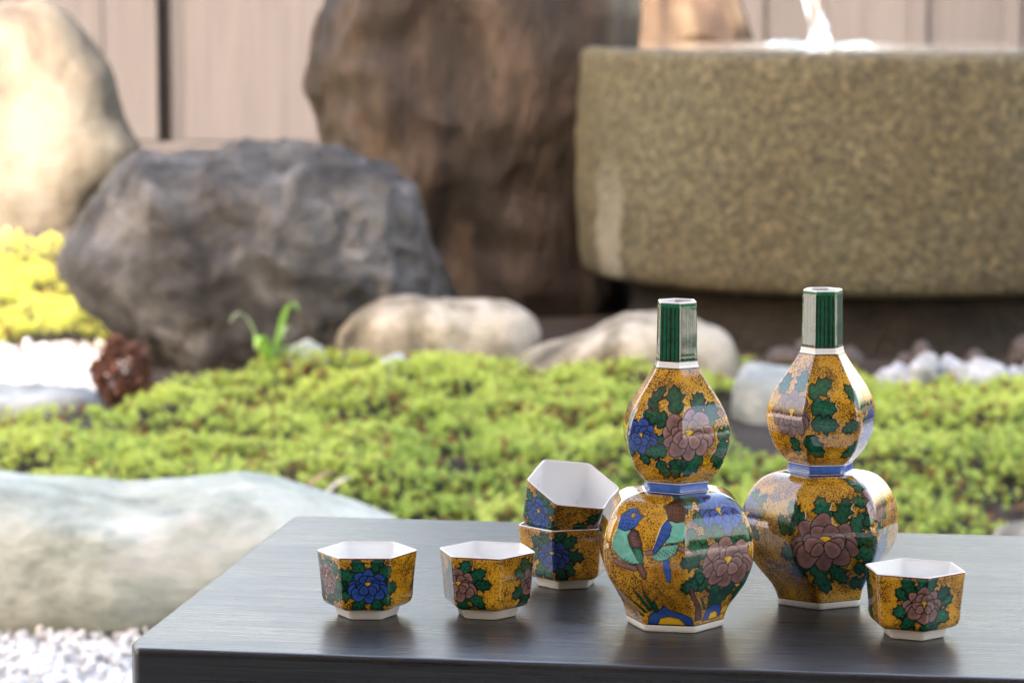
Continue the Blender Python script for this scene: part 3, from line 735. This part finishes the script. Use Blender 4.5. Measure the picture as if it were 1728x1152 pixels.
def bunch(cv, S0, V0, r, light, dark, seed, nl=9, asp=0.72, leafk=0.75, a0=0.0, skip=()):
    rg = np.random.default_rng(seed)
    for i in range(nl):
        if i in skip: continue
        a = a0 + 2 * math.pi * i / nl + rg.uniform(-0.15, 0.15)
        leaf(cv, S0, V0, math.cos(a) * r * 0.62, math.sin(a) * r * 0.62 * asp, a + rg.uniform(-0.35, 0.35), r * leafk * 1.35 * rg.uniform(0.85, 1.15), r * leafk * 1.05, rg)
    flower(cv, S0, V0, r, light, dark, rg, asp)

n = N('kutani_porcelain'); a = n.attr('paint'); v = n.coord()
sp1 = n.noise(v, 1250, 2, 0.6); sp2 = n.noise(v, 95, 4, 0.6, 0.5)
thr = n.math('ADD', sp1, n.math('MULTIPLY', n.math('SUBTRACT', sp2, 0.5), 0.55))
dots = n.ramp(thr, [(0.44, 1.0), (0.50, 0.0)])
dk = n.ramp(n.noise(v, 60, 4, 0.6, 0.6), [(0.32, (0.58, 0.50, 0.42)), (0.62, (1.05, 1.05, 1.05))])
gcol = n.mix(1.0, a.outputs['Color'], dk, 'MULTIPLY')
gcol = n.mix(n.math('MULTIPLY', dots, 0.88), gcol, lin(0.25, 0.13, 0.05))
ptv = n.ramp(n.noise(v, 260, 4, 0.65, 0.4), [(0.3, 0.6), (0.7, 1.25)])
spx = n.new('ShaderNodeSeparateColor'); n.l.new(a.outputs['Color'], spx.inputs[0])
notwhite = n.ramp(spx.outputs[0], [(0.58, 0.8), (0.68, 0.0)])
colr = n.mix(a.outputs['Alpha'], n.mix(notwhite, a.outputs['Color'], n.mix(1.0, a.outputs['Color'], ptv, 'MULTIPLY')), gcol)
enam = n.math('ADD', n.math('SUBTRACT', 1.0, a.outputs['Alpha']), n.math('MULTIPLY', spx.outputs[1], 0.6))
nb = n.bump(enam, 0.35, 0.0004, n.bump(n.noise(v, 90, 2), 0.05, 0.002))
M_porc = n.set(color=colr, rough=0.06, normal=nb, spec=0.62)
M_porc.node_tree.nodes['Principled BSDF'].inputs['Coat Weight'].default_value = 0.6
M_porc.node_tree.nodes['Principled BSDF'].inputs['Coat Roughness'].default_value = 0.03
n = N('white_bisque'); M_bisque = n.set(color=(0.72, 0.69, 0.63), rough=0.5)

def shell(name, rows, M, parent, mat, pexp, paint=None, twist=None, kx=1.0):
    """rows: list of (V height in px downwards, circumradius px); M columns per facet; 0 px is V=1053"""
    rows = np.asarray(rows, float); nr = len(rows); nc = 6 * M
    # uniform in facet parameter
    t = (np.arange(M) + 0.5) / M * 2 - 1
    phi_loc = np.arctan(t * math.tan(math.pi / 6))
    phi = np.concatenate([phi_loc + k * math.pi / 3 for k in range(6)]); Sx = np.concatenate([k + t / 2 for k in range(6)])
    hr = hexr(phi, pexp)
    PH = np.tile(phi, (nr, 1)); RR = rows[:, 1][:, None] * hr[None]
    if twist is not None: PH = PH + twist(rows[:, 0])[:, None]
    # facet normal 0 looks along -Y (to the viewer); positive S runs to the right seen from outside
    X = RR * np.sin(PH) * K * kx; Y = -RR * np.cos(PH) * K * kx; Z = np.tile(((1053 - rows[:, 0]) * K)[:, None], (1, nc))
    W = np.stack([X, Y, Z], -1).reshape(-1, 3)
    i, j = np.meshgrid(np.arange(nr - 1), np.arange(nc), indexing='ij'); j2 = (j + 1) % nc
    F = np.stack([i * nc + j, i * nc + j2, (i + 1) * nc + j2, (i + 1) * nc + j], -1).reshape(-1, 4)
    me = mesh_np(name, W, F)
    if paint:
        cv = Canvas(np.tile(Sx, nr), np.repeat(rows[:, 0], nc), np.repeat(rows[:, 1], nc))
        paint(cv); set_col(me, 'paint', np.hstack([cv.C, cv.m[:, None]]))
    return link(name, me, mat, parent)
def dense(pts, step, smooth=True):
    """resample a (V, r) profile with a monotone-ish cubic through the points"""
    P = np.asarray(pts, float); d = np.concatenate([[0], np.cumsum(np.hypot(*np.diff(P, axis=0).T))])
    q = np.linspace(0, d[-1], max(2, int(d[-1] / step)))
    if not smooth: return np.stack([np.interp(q, d, P[:, 0]), np.interp(q, d, P[:, 1])], 1)
    # Catmull-Rom style Hermite
    m = np.gradient(P, d, axis=0)
    k = np.clip(np.searchsorted(d, q) - 1, 0, len(d) - 2); h = (d[k + 1] - d[k])[:, None]; t = ((q - d[k])[:, None]) / h
    return (2 * t**3 - 3 * t**2 + 1) * P[k] + (t**3 - 2 * t**2 + t) * h * m[k] + (-2 * t**3 + 3 * t**2) * P[k + 1] + (t**3 - t**2) * h * m[k + 1]

LOW = [(1041, 84), (1038, 84.8), (1022, 89), (995, 103), (968, 117), (944, 125.5), (922, 128.5), (901, 128), (880, 124), (860, 116.5), (845, 106.5), (834, 95.5), (827, 83), (823, 68), (821.5, 56)]
UPP = [(805, 54), (801, 58), (792, 66), (778, 75), (760, 82), (740, 87), (720, 88.5), (700, 85), (682, 77.5), (665, 67.5), (648, 56), (632, 46), (620, 39), (615.5, 36.5)]
def _wid(P):      # the body is turned against the foot: circumradius grows where corners face sideways
    out = []
    for v_, r_ in P:
        t = min(max((1045 - v_) / 90, 0), 1); t = t * t * (3 - 2 * t); out.append((v_, r_ * (1 + 0.125 * t)))
    return out
LOW = _wid(LOW); UPP = _wid(UPP)
def tw_fun(base, top):
    def f(V): 
        t = np.clip((1045 - np.asarray(V, float)) / 90, 0, 1); t = t * t * (3 - 2 * t)
        return np.radians(base + (top - base) * t)
    return f
prof_all = np.array(sorted([tuple(p) for p in LOW + UPP + [(1053, 83), (605, 38.5), (505, 36)]], key=lambda p: p[0]))
def rad_at(V): return np.interp(V, prof_all[:, 0], prof_all[:, 1])
def img2sv(dx, V, tw):
    """photo offset from the bottle axis -> facet coordinate at height V"""
    r = rad_at(V); a0 = float(tw(V)); best = None
    for k in range(-2, 3):
        n0 = a0 + k * math.pi / 3
        if math.cos(n0) < 0.02: continue
        xa, xb = r * math.sin(n0 - math.pi / 6), r * math.sin(n0 + math.pi / 6)
        f = (dx - xa) / (xb - xa)
        if -0.02 <= f <= 1.02: best = k - 0.5 + f
    if best is None: best = (1.6 if dx > 0 else -1.6)
    return best

def make_bottle(label, px, py, base_rot, kx, paint_low, paint_up):
    loc = on_z(px, py, TABLE_Z)
    b = empty('sake_bottle', loc); tag(b, label, 'bottle')
    tw = tw_fun(base_rot, base_rot - 17)
    NM = 78
    shell('foot_ring', dense([(1052.8, 30), (1053, 78), (1052.6, 81.5), (1051, 83), (1046, 84), (1041.6, 84.6), (1041.2, 84)], 2.0, False), 12, b, M_bisque, 40, None, tw, kx)
    shell('lower_body', dense(LOW, 1.1), NM, b, M_porc, 34, lambda cv: paint_low(cv, tw), tw, kx)
    def band(cv):
        cv.m[:] = 0; cv.C[:] = BLU * 1.1
        cv.C[(cv.V < 808) | (cv.V > 819.5)] = BLK * 1.2
        cv.C[(cv.V < 806.6)] = WHT; cv.C[(cv.V > 821.2)] = WHT
    shell('waist_band', dense(_wid([(821.6, 57), (820.5, 54), (818, 53), (812, 52.6), (808, 52.8), (805, 54.2)]), 0.8), 16, b, M_porc, 30, band, tw, kx)
    shell('upper_bulb', dense(UPP, 1.1), NM, b, M_porc, 34, lambda cv: paint_up(cv, tw), tw, kx)
    def neckp(cv):
        cv.m[:] = 0; cv.C[:] = GRN * 0.62
        f = np.abs(((cv.S * 5.0) % 1) - 0.5) * cv.w / 5.0
        st = np.clip(1.6 - f / 0.8, 0, 1)[:, None]; cv.C[:] = cv.C * (1 - st) + DGR * 0.35 * st
        dk_ = (np.floor(cv.S * 5) % 3 == 0); cv.C[dk_] *= 0.7
        w = (cv.V > 605); cv.C[w] = WHT; k = (np.abs(cv.V - 604.5) < 0.9) | (cv.V > 615.0); cv.C[k] = BLK * 1.5
        t = (cv.V < 514) ; cv.C[t] = GRN * 0.9; cv.C[cv.V < 507.5] = WHT
    rows = dense(_wid([(615.4, 37), (612, 35.8), (606, 34.8), (603, 34.2), (595, 33.8), (560, 33.2), (520, 32.4), (510, 32.2), (506.5, 31.6)]), 1.0)
    rim = np.array(_wid([(505.6, 30.8), (505.2, 29.6), (505.6, 28.2), (507, 27.4), (515, 27), (560, 26), (600, 24)]))
    nk = shell('neck', rows, 30, b, M_porc, 26, neckp, tw, kx)
    shell('mouth_rim', np.vstack([rows[-1:], rim]), 30, nk, M_porc, 26, neckp, tw, kx)
    return b

def base_line(cv): 
    cv.C[cv.V > 1039.2] = BLK * 1.3; cv.m[cv.V > 1039.2] = 0
def top_line(cv, a, b):
    k = (cv.V > a) & (cv.V < b); cv.C[k] = BLK * 1.3; cv.m[k] = 0

# --- front bottle: two birds on a bare branch, peonies, rocks and grass at the foot
def b1_low(cv, tw):
    AX = 1139
    def at(x, y):                     # photo point on the front -> S, V (front faces sit lower in the picture)
        V = y
        for _ in range(4):
            az = math.asin(max(-1, min(1, (x - AX) / rad_at(V)))); V = y - 0.19 * rad_at(V) * math.cos(az)
        return img2sv(x - AX, V, tw), V
    rg = np.random.default_rng(7)
    # blue peony on the right shoulder
    S0, V0 = at(1208, 868); bunch(cv, S0, V0, 39, BLU * 1.15, DBL, 3, 8, 0.8)
    for (x, y, an, L) in ((1160, 842, 3.3, 24), (1150, 850, 2.6, 20), (1163, 895, 2.2, 26), (1176, 905, 1.8, 28), (1228, 905, 1.3, 28), (1240, 895, 0.6, 24)):
        S1, V1 = at(x, y); leaf(cv, S1, V1, 0, 0, an, L * 1.35, 29, rg)
    # purple peony
    S0, V0 = at(1220, 952); bunch(cv, S0, V0, 52, PUR * 1.1, DPU, 5, 10, 0.82, 0.6)
    for (x, y, an, L) in ((1176, 925, 2.9, 26), (1172, 945, 3.0, 30), (1180, 972, 2.6, 34), (1170, 985, 2.9, 28), (1215, 1000, 1.9, 34), (1240, 990, 1.0, 28)):
        S1, V1 = at(x, y); leaf(cv, S1, V1, 0, 0, an, L * 1.35, 33, rg)
    # trunk
    S1, V1 = at(1166, 1012); cv.poly(S1, V1, [(-4, -26), (2, -28), (4, -8), (10, 18), (9, 40), (-9, 40), (-3, 14), (-7, -8)], BRN, 1.4, BRN * 1.3)
    # rocks and grass
    for (x, y, P, c) in ((1122, 1040, [(-36, 16), (-32, 2), (-18, -8), (-6, -12), (4, -20), (10, -10), (26, -6), (40, 2), (42, 16)], BLU * 0.8),
                         (1126, 1046, [(-22, 10), (-16, -1), (0, -5), (16, -2), (26, 10)], YEB * 0.9),
                         (1196, 1034, [(-22, 14), (-12, -6), (4, -14), (20, -12), (26, 0), (24, 12)], BLU * 0.8),
                         (1198, 1038, [(-10, 9), (-5, -3), (8, -5), (14, 2), (14, 9)], YEB), (1219, 1028, [(-6, 10), (-5, -4), (4, -8), (10, -2), (8, 9)], YEB * 0.9)):
        S1, V1 = at(x, y); cv.poly(S1, V1, P, c, 1.5, c * 1.25)
    for (x, y, ln, bend) in ((1083, 1030, 34, -12), (1090, 1028, 40, 4), (1096, 1026, 34, 10), (1078, 1034, 24, -18), (1190, 1024, 34, 10), (1184, 1026, 28, -10), (1196, 1020, 30, 16), (1100, 1030, 20, 14)):
        S1, V1 = at(x, y); cv.poly(S1, V1, [(-3, 4), (-3 + bend * .35, -ln * .5), (bend, -ln), (3 + bend * .55, -ln * .45), (4, 4)], DGR * 1.5, 1.2, GRN * 0.8)
    # branch
    S1, V1 = at(1112, 920)
    cv.poly(S1, V1, [(-34, 14), (-10, 8), (8, -2), (30, 0), (46, 4), (60, 16), (44, 14), (26, 7), (10, 5), (-8, 14), (-30, 22)], PUR * 0.75, 1.4, PUR)
    S1, V1 = at(1052, 953)
    cv.poly(S1, V1, [(-24, -8), (-6, -2), (14, 2), (34, -4), (30, 6), (14, 12), (-6, 8), (-20, 2)], PUR * 0.7, 1.4, PUR)
    # left bird
    S1, V1 = at(1058, 908)
    cv.poly(S1, V1, [(22, 36), (32, 58), (28, 70), (22, 70), (14, 50), (8, 36)], BRN * 0.9, 1.4, PUR)                       # tail
    cv.poly(S1, V1, [(-24, -12), (-30, 8), (-28, 24), (-14, 38), (6, 46), (26, 42), (28, 26), (18, 2), (6, -14), (-10, -18)], TEA, 1.6, TEA * 1.12)
    cv.poly(S1, V1, [(2, -12), (14, -10), (24, 8), (28, 30), (26, 44), (14, 32), (2, 14), (-4, 0)], BRN * 0.7, 1.5, PUR * 0.7)   # wing
    cv.poly(S1, V1, [(8, 18), (22, 16), (28, 34), (26, 46), (16, 38)], GRN * 0.8, 1.2, LGR)
    for k in range(5): cv.line(S1, V1, [(4 + 3 * k, -2 + 5 * k), (14 + 2 * k, 0 + 5 * k)], 0.8)
    for k in range(7): cv.line(S1, V1, [(-12 + 5 * k, 36 + 1.2 * k), (-10 + 5 * k, 43 + .6 * k)], 0.8)
    cv.poly(S1, V1, [(-24, -12), (-24, -30), (-14, -42), (0, -44), (8, -36), (18, -33), (12, -26), (10, -18), (2, -12), (-10, -8)], BLU * 0.85, 1.6, BLU)
    cv.dots(S1, V1, [(-18 + 6 * (k % 5) + 2 * (k // 5 % 2), -38 + 6 * (k // 5)) for k in range(22) if (-18 + 6 * (k % 5)) < 6], 1.2, BLK)
    cv.dots(S1, V1, [(-2, -33)], 4.2, BLK); cv.dots(S1, V1, [(-2, -33)], 3.0, YEB); cv.dots(S1, V1, [(-1.4, -33)], 1.3, BLK)
    # right bird
    S1, V1 = at(1124, 898)
    cv.poly(S1, V1, [(-14, 44), (-2, 44), (2, 72), (0, 86), (-6, 84), (-12, 66)], BLU * 0.8, 1.4, BLU)                       # tail
    cv.poly(S1, V1, [(-34, 46), (-14, 24), (-2, 22), (16, 18), (10, 34), (-6, 46), (-20, 50)], TEA * 0.9, 1.4, TEA)
    for k in range(8): cv.line(S1, V1, [(-26 + 5 * k, 46 - 1.6 * k), (-22 + 5 * k, 34 - 1.5 * k)], 0.8)
    cv.poly(S1, V1, [(-8, -16), (6, -18), (24, -16), (28, 0), (24, 14), (8, 18), (-8, 20), (-14, 8)], TEA, 1.6, TEA * 1.12)
    cv.poly(S1, V1, [(-6, -18), (2, -8), (-2, 8), (-14, 22), (-28, 40), (-32, 34), (-24, 12), (-16, -8)], BLU * 0.7, 1.5, BLU * 1.05)
    for k in range(4): cv.line(S1, V1, [(-14 - 4 * k, -4 + 9 * k), (-4 - 4 * k, -1 + 9 * k)], 0.8)
    cv.poly(S1, V1, [(-10, -30), (-16, -36), (-6, -40), (6, -46), (18, -44), (26, -34), (26, -18), (10, -14), (-6, -18)], BRN * 0.75, 1.6, BRN * 1.1)
    cv.dots(S1, V1, [(2 + 6 * (k % 4), -38 + 6 * (k // 4)) for k in range(12)], 1.1, BLK * 0.8)
    base_line(cv); top_line(cv, 821, 823)
    # flank facets
    bunch(cv, -1.25, 930, 40, BLU, DBL, 12, 9, 0.85); bunch(cv, -1.2, 850, 26, PUR, DPU, 13, 8); bunch(cv, 2.2, 900, 42, PUR, DPU, 14, 9); bunch(cv, 3.4, 930, 44, BLU, DBL, 15, 9)
    base_line(cv)
def b1_up(cv, tw):
    AX = 1140
    def at(x, y):
        V = y
        for _ in range(4):
            az = math.asin(max(-1, min(1, (x - AX) / rad_at(V)))); V = y - 0.17 * rad_at(V) * math.cos(az)
        return img2sv(x - AX, V, tw), V
    rg = np.random.default_rng(9)
    S0, V0 = at(1078, 738); bunch(cv, S0, V0, 30, BLU * 1.05, DBL, 21, 8, 1.0)
    for (x, y, an, L, W) in ((1136, 700, -1.7, 36, 28), (1120, 715, -2.8, 36, 24), (1120, 760, 2.9, 34, 22), (1165, 695, -0.8, 28, 24), (1185, 718, -0.9, 34, 26), (1205, 740, -0.4, 26, 22), (1205, 752, 0.4, 30, 22), (1160, 770, 2.4, 34, 26), (1178, 768, 2.2, 36, 24), (1200, 765, 0.9, 30, 20), (1134, 775, 1.6, 28, 22), (1108, 778, 1.2, 26, 20), (1092, 690, -1.2, 30, 20)):
        S1, V1 = at(x, y); leaf(cv, S1, V1, 0, 0, an, L * 1.28, W * 1.38, rg)
    S0, V0 = at(1156, 737); flower(cv, S0, V0, 51, PUR * 1.12, DPU, np.random.default_rng(4), 0.78)
    bunch(cv, 2.3, 715, 30, BLU, DBL, 31, 8); bunch(cv, 3.7, 715, 32, PUR, DPU, 32, 8)
    cv.m[cv.V < 617.2] = 0; cv.C[cv.V < 617.2] = BLK * 1.4; top_line(cv, 803.6, 806)
make_bottle('gourd shaped sake bottle painted with two birds on a branch', 1139, 1051.5, -11, 1.0, b1_low, b1_up)

# --- rear bottle: one large purple peony in a wreath of leaves
def b2_low(cv, tw):
    AX = 1394; sc = 1.03
    def at(x, y):
        dx = (x - AX) * sc / 0.985; y2 = 1053 - (1015 - y) * sc; V = y2
        for _ in range(4):
            az = math.asin(max(-1, min(1, dx / rad_at(V)))); V = y2 - 0.19 * 0.985 * rad_at(V) * math.cos(az)
        return img2sv(dx, V, tw), V
    rg = np.random.default_rng(17)
    for (x, y, an, L, W) in ((1352, 885, -2.3, 36, 26), (1338, 895, -2.9, 34, 24), (1392, 884, -1.9, 34, 28), (1412, 886, -1.1, 36, 26), (1432, 895, -0.5, 38, 26), (1440, 910, 0.2, 36, 26), (1444, 930, 0.4, 34, 26), (1340, 932, 2.9, 28, 28), (1356, 948, 2.4, 34, 24), (1376, 955, 1.6, 44, 30), (1396, 950, 1.1, 40, 30), (1440, 960, 0.1, 38, 24), (1436, 985, 0.1, 36, 24), (1325, 905, -2.0, 30, 18)):
        S1, V1 = at(x, y); leaf(cv, S1, V1, 0, 0, an, L * 1.32, W * 1.38, rg, 0.0)
    S0, V0 = at(1390, 920); flower(cv, S0, V0, 63, PUR * 0.92, DPU, np.random.default_rng(6), 0.70)
    S0, V0 = at(1478, 852); bunch(cv, S0, V0, 34, PUR * 1.1, DPU, 42, 8, 0.9)
    S0, V0 = at(1486, 935); bunch(cv, S0, V0, 30, BLU * 1.1, DBL, 43, 7, 1.1)
    S0, V0 = at(1268, 872); bunch(cv, S0, V0, 30, BLU, DBL, 44, 8, 1.1)
    bunch(cv, 2.9, 900, 40, PUR, DPU, 45, 9); bunch(cv, -2.2, 910, 40, PUR, DPU, 46, 9)
    base_line(cv); top_line(cv, 821, 823)
def b2_up(cv, tw):
    AX = 1387; sc = 1.03
    def at(x, y):
        dx = (x - AX) * sc / 0.985; y2 = 1053 - (1015 - y) * sc; V = y2
        for _ in range(4):
            az = math.asin(max(-1, min(1, dx / rad_at(V)))); V = y2 - 0.17 * 0.985 * rad_at(V) * math.cos(az)
        return img2sv(dx, V, tw), V
    rg = np.random.default_rng(19)
    for (x, y, an, L, W) in ((1358, 668, -0.6, 34, 28), (1342, 662, -1.5, 28, 24), (1320, 664, -2.0, 28, 22), (1362, 684, 0.2, 36, 28), (1362, 714, 0.1, 38, 28), (1354, 735, 1.0, 36, 28), (1336, 738, 1.6, 26, 22), (1446, 690, -2.0, 36, 22), (1452, 700, -1.3, 34, 22), (1444, 745, 2.4, 30, 22), (1440, 712, 2.6, 24, 18)):
        S1, V1 = at(x, y); leaf(cv, S1, V1, 0, 0, an, L * 1.32, W * 1.38, rg, 0.0)
    S0, V0 = at(1331, 700); flower(cv, S0, V0, 46, PUR * 0.85, DPU, np.random.default_rng(8), 0.9)
    S0, V0 = at(1464, 722); bunch(cv, S0, V0, 30, BLU * 1.1, DBL, 51, 7, 1.1)
    bunch(cv, 2.9, 715, 32, PUR, DPU, 52, 8); bunch(cv, -2.2, 715, 32, BLU, DBL, 53, 8)
    cv.m[cv.V < 617.2] = 0; cv.C[cv.V < 617.2] = BLK * 1.4; top_line(cv, 803.6, 806)
make_bottle('gourd shaped sake bottle painted with one large purple peony', 1382, 1013, 24, 0.985, b2_low, b2_up)

# ------------------------------------------------------------------ sake cups
def make_cup(label, px, py, rot, paints, kx=1.0, loc=None, group=None, z_h=1.0):
    b = empty('sake_cup', loc if loc is not None else on_z(px, py, TABLE_Z)); tag(b, label, 'cup', group)
    tw = lambda V: np.full(np.shape(V), math.radians(rot)) if np.ndim(V) else math.radians(rot)
    # rows in px with the foot plane at V = 1053
    shell('foot_ring', dense([(1052.6, 20), (1053, 49), (1052, 52), (1045, 54.5), (1037.5, 57.5), (1036.5, 56)], 2, False), 10, b, M_bisque, 30, None, tw, kx)
    def paint(cv):
        for (S0, V0, r, kind, seed, nl) in paints:
            lc, dc = (BLU, DBL) if kind == 'b' else (PUR, DPU)
            bunch(cv, S0, V0, r * 1.14, lc, dc, seed, nl, 0.8, 0.82)
        k = cv.V < 943.4; cv.C[k] = np.array(lin(0.45, 0.22, 0.14)); cv.m[k] = 0
        k = cv.V < 941.6; cv.C[k] = np.array((0.78, 0.72, 0.68)); cv.m[k] = 0
    OUT = [(1037.2, 57), (1036, 62), (1033, 70), (1028, 76), (1020, 79), (1005, 80.2), (980, 82.6), (955, 85.4), (944, 86.8), (941.6, 86.6)]
    wl_ = shell('wall', dense(OUT, 1.15), 56, b, M_porc, 34, paint, tw, kx)
    def wh(cv): cv.m[:] = 0; cv.C[:] = (0.90, 0.90, 0.885); k = cv.V < 941.2; cv.C[k] = (0.78, 0.72, 0.68)
    shell('rim', dense([(941.6, 86.6), (940.6, 85.6), (940.3, 84.4), (941.2, 83)], 0.6), 30, wl_, M_porc, 34, wh, tw, kx)
    INN = [(941.2, 83), (944, 82.6), (950, 82), (980, 78.5), (1005, 75.6), (1015, 73), (1022, 67), (1026, 56), (1027, 35), (1027.2, 2)]
    shell('bowl_interior', dense(INN, 2.0), 20, b, M_porc, 30, wh, tw, kx)
    return b
make_cup('hexagonal cup with a blue peony in green leaves on its face', 620, 1036, 0, [(0.06, 990, 30, 'b', 61, 10), (-1.15, 985, 30, 'p', 62, 9), (2.1, 988, 30, 'p', 63, 9), (4.0, 988, 30, 'b', 64, 9)])
make_cup('hexagonal cup with plain speckled face beside the stacked cups', 822, 1036, -14, [(-0.40, 990, 29, 'p', 71, 9), (1.52, 988, 29, 'p', 72, 9), (3.5, 988, 29, 'b', 73, 9)], 0.985)
make_cup('hexagonal cup with a purple peony across its front edge', 1542, 1070, -23, [(0.44, 988, 31, 'p', 81, 11), (2.5, 988, 30, 'b', 82, 9), (-1.6, 988, 30, 'b', 83, 9)], 1.0)
lo = on_z(955, 985, TABLE_Z)
make_cup('lower cup of the stack with a blue peony on its corner', 0, 0, 14, [(-0.55, 986, 29, 'b', 91, 10), (1.5, 988, 29, 'p', 92, 9), (3.5, 988, 29, 'b', 93, 9)], 1.03, lo)
up = make_cup('upper cup of the stack tilted towards the open garden', 0, 0, 13, [(-1.0, 986, 29, 'b', 95, 10), (0.55, 1000, 29, 'p', 96, 9), (3.0, 988, 29, 'b', 97, 9)], 0.99, lo + Vector((-0.0030, 0.0058, 0.0270)))
up.rotation_euler = (R(22), R(12), 0)
